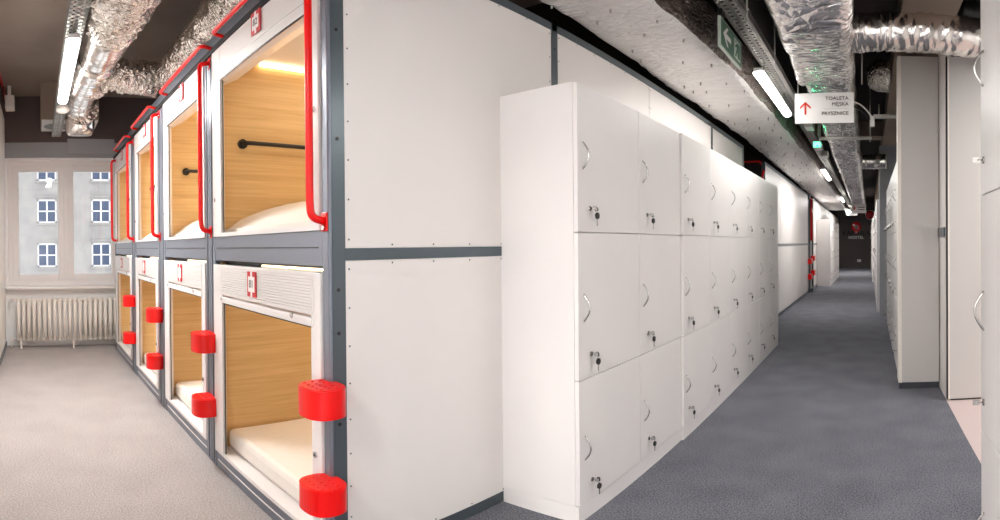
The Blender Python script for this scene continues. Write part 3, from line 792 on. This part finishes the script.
# emergency light with green led, junction boxes
s = thing('emergency_light', 'small emergency unit with glowing green light under the middle duct', 'lamp', (-.62, 6.4, 2.40))
build('unit_housing', MB().box(-.05, .05, -.12, .12, .0, .07, FRAMEW, .005), s)
build('suspension_rod', MB().cyl((0, .05, .07), (0, .05, .85), .005, GALV, 6), s)
build('green_indicator', MB().cyl((.0, -.125, .02), (.0, -.115, .02), .012, GREENLED, 10), s)
li = D.lights.new('green_glow', 'POINT'); li.energy = .5; li.color = (.05, 1, .4); li.shadow_soft_size = .02
lo = D.objects.new('green_glow', li); COL.objects.link(lo); lo.parent = s; lo.location = (.0, -.16, .03)
for k, (x, y, z, lb) in enumerate(((-.66, 5.25, 2.56, 'larger grey junction box beside the tray, above the green light'), (-.65, 5.75, 2.52, 'lower grey junction box beside the tray, above the green light'), (-.64, 7.6, 2.5, 'grey junction box beside the tray, beyond the green light'))):
    tb = thing('junction_box', lb, 'junction box', (x, y, z)); build('box_body', MB().box(-.05, .05, -.11, .11, 0, .07, GALV, .006), tb); build('box_lid', MB().box(-.046, .046, -.106, .106, -.008, 0, FRAMEW, .003), tb)
# trapeze strut
s = thing('strut_hanger', 'thin grey trapeze bar hanging under the middle duct', 'hanger', (-.26, 5.93, 2.42))
build('strut', MB().box(-.30, .29, -.015, .015, 0, .03, GALV), s)
for x in (-.29, .27): build('threaded_rod', MB().cyl((x, 0, -.03), (x, 0, .83), .006, GALV, 6), s)
s = thing('strut_hanger', 'short grey bracket arm with hanging cable below the rounded duct end', 'hanger', (.12, 4.9, 2.42))
build('strut', MB().box(-.08, .18, -.02, .02, 0, .035, GALV), s)
build('threaded_rod', MB().cyl((-.03, 0, .0), (-.03, 0, .14), .006, GALV, 6), s)
build('cable', MB().tube(arc((-.3, -.1, .14), (-.08, 0, -.01), (.0, 0, .05), 12), .008, CABLEM, 8), s)
build('cable', MB().tube(arc((-.3, -.1, .12), (-.09, 0, -.03), (.0, 0, .02), 12), .006, BLACK, 8), s)
build('connector', MB().box(-.11, -.07, -.02, .02, -.08, .02, CABLEM, .005), s)
for k, (x, y, lb) in enumerate(((-.06, 4.45, 'thin vertical rod between the square duct and the rounded duct end'), (-.70, 3.0, 'thin rod between cable tray and middle duct, nearest'), (-.70, 3.9, 'thin rod between cable tray and middle duct, second'))):
    tag(build('threaded_rod', MB().cyl((0, 0, 2.62), (0, 0, ZC), .006, GALV, 6), None, (x, y, 0)), lb, 'rod')

# far sign, exit box, red alarm, spotlights, outlet, logo
s = thing('direction_sign', 'far small white sign hanging before the charcoal end wall', 'sign', (-.28, 14, 2.15)); build('sign_board', MB().box(-.19, .19, 0, .02, -.12, .12, SIGNW), s)
build('lettering', MB().box(-.14, -.10, -.002, 0, -.03, .05, ORANGE).box(-.02, .15, -.002, 0, .02, .04, TEXTD).box(-.02, .15, -.002, 0, -.04, -.02, TEXTD), s)
for x in (-.17, .17): build('suspension_rod', MB().cyl((x, .01, .12), (x, .01, .40), .004, GALV, 6), s)
s = thing('exit_box_light', 'small white box light below the far sign', 'sign', (-.52, 17, 2.17)); build('box_body', MB().box(-.13, .13, 0, .06, -.05, .05, SIGNW), s); build('box_stem', MB().cyl((0, .03, .05), (0, .03, .38), .01, GALV, 6), s)
s = thing('alarm_bell', 'red round alarm high on the charcoal wall, beside the far sign', 'alarm', (.03, 25.95, 2.6)); build('bell_dome', MB().tube([(0, .05, 0), (0, 0, 0), (0, -.05, 0)], .2, GLOSSRED, 16, rs=[.22, .22, .1]), s); build('bell_base', MB().cyl((0, .0499, 0), (0, .03, 0), .24, SIGNW, 16), s)
for k, (x, y, lb) in enumerate(((-.80, 19, 'bright spotlight under the end of the tray, nearer one'), (-.85, 21, 'bright spotlight farther back, above the far sign box'))):
    s = thing('spotlight', lb, 'lamp', (x, y, 2.45), 'far corridor spotlights'); build('lamp_can', MB().tube([(0, .06, .06), (0, -.02, -.01), (0, -.08, -.06)], .07, FRAMEW, 14, rs=[.05, .07, .075]), s); build('lens', MB().cyl((0, -.081, -.061), (0, -.088, -.067), .065, TUBE, 14), s)
lg = thing('wall_logo', 'red ball logo with dark and white lettering on the charcoal wall', 'sign', (-.66, 25.99, 0))
m = MB().tube([(0, -.02, 2.02), (0, -.05, 2.02), (0, -.07, 2.02)], .25, GLOSSRED, 24, rs=[.25, .23, .12])
m.face([(-.07, -.055, 1.80), (.09, -.055, 1.80), (.0, -.055, 1.66)], GLOSSRED)
rb = build('red_ball', m, lg)
m = MB().box(-.12, .14, -.075, -.07, 2.03, 2.08, BLACKW).box(-.03, .05, -.078, -.07, 1.88, 2.03, BLACKW).box(-.16, -.08, -.078, -.06, 2.08, 2.14, SIGNW); build('ball_marks', m, rb)
m = MB().text('KAPSUŁA', .33, RZX((0, -.01, 1.69), 0), DARKGAP, depth=.02); build('dark_lettering', m, lg)
m = MB().text('HOSTEL', .21, RZX((.0, -.01, 1.49), 0), SIGNW, depth=.01); build('white_lettering', m, lg)
s = thing('wall_socket', 'white socket low on the charcoal wall', 'socket', (-.52, 25.99, .36)); build('socket_plate', MB().box(-.09, .09, -.015, 0, -.06, .06, SIGNW, .004), s); build('socket_hole', MB().box(-.05, -.02, -.017, -.015, -.02, .02, BLACK), s)

# ------------------------------------------------------------------ left aisle small things
s = thing('ventilation_unit', 'boxed ventilation unit with round outlet below the ceiling by the window', 'vent', (-6.35, .37, 2.78))
build('unit_box', MB().box(-.38, .22, -.33, .35, .0, .468, BEAM), s)
gp = build('grille_plate', MB().box(-.36, .2, -.32, .34, -.02, .0, SIGNW), s)
m = MB(); 
m.cyl((-.08, -.12, -.024), (-.08, -.12, -.02), .17, GREYP, 28).cyl((-.08, -.12, -.028), (-.08, -.12, -.024), .09, GALV, 20); build('round_outlet', m, gp)
s = thing('junction_box', 'small white box under the ceiling next to the red pipe', 'junction box', (-6.3, -.33, 3.03)); build('box_body', MB().box(-.1, .1, -.05, .06, -.08, .08, CREAM, .008), s); build('box_neck', MB().box(-.04, .04, -.02, .02, .08, .22, CREAM), s)
s = tag(build('conduit_pipe', MB().tube([(-1, WN+.02, 3.19), (-6.7, WN+.02, 3.19)], .012, RED, 8)), 'thin red pipe along the top of the white aisle wall', 'pipe')
# radiator
R = thing('radiator', 'cream cast iron column radiator under the window', 'radiator', (XE+.16, .33, 0), None)
def rad_sec():
    m = MB()
    for dx in (-.05, .05):
        m.tube([(dx, 0, .11), (dx, 0, .60)], .021, CREAM, 12)
    for z in (.12, .60):
        m.tube([(-.07, 0, z), (-.04, 0, z), (.04, 0, z), (.07, 0, z)], .026, CREAM, 10, rs=[.012, .028, .028, .012])
        m.tube([(0, -.0315, z), (0, .0315, z)], .022, CREAM, 10)
    return m.mesh('section')
rsec = rad_sec()
for k in range(20): link('section', rsec, R, (0, -.58+k*.0635, 0))
build('pipe', MB().tube(bend([(0, -.60, .12), (0, -.66, .12), (0, -.68, .0)], .03), .013, CREAM, 8), R)
build('pipe', MB().tube(bend([(0, -.60, .60), (0, -.69, .60), (-.12, -.69, .60)], .03), .013, CREAM, 8), R)
build('valve', MB().cyl((0, -.66, .60), (.05, -.66, .60), .02, CHROME, 12), R)
for y in (-.55, .1, .66): build('foot', MB().box(-.05, .05, y-.012, y+.012, 0, .1, CREAM), R)
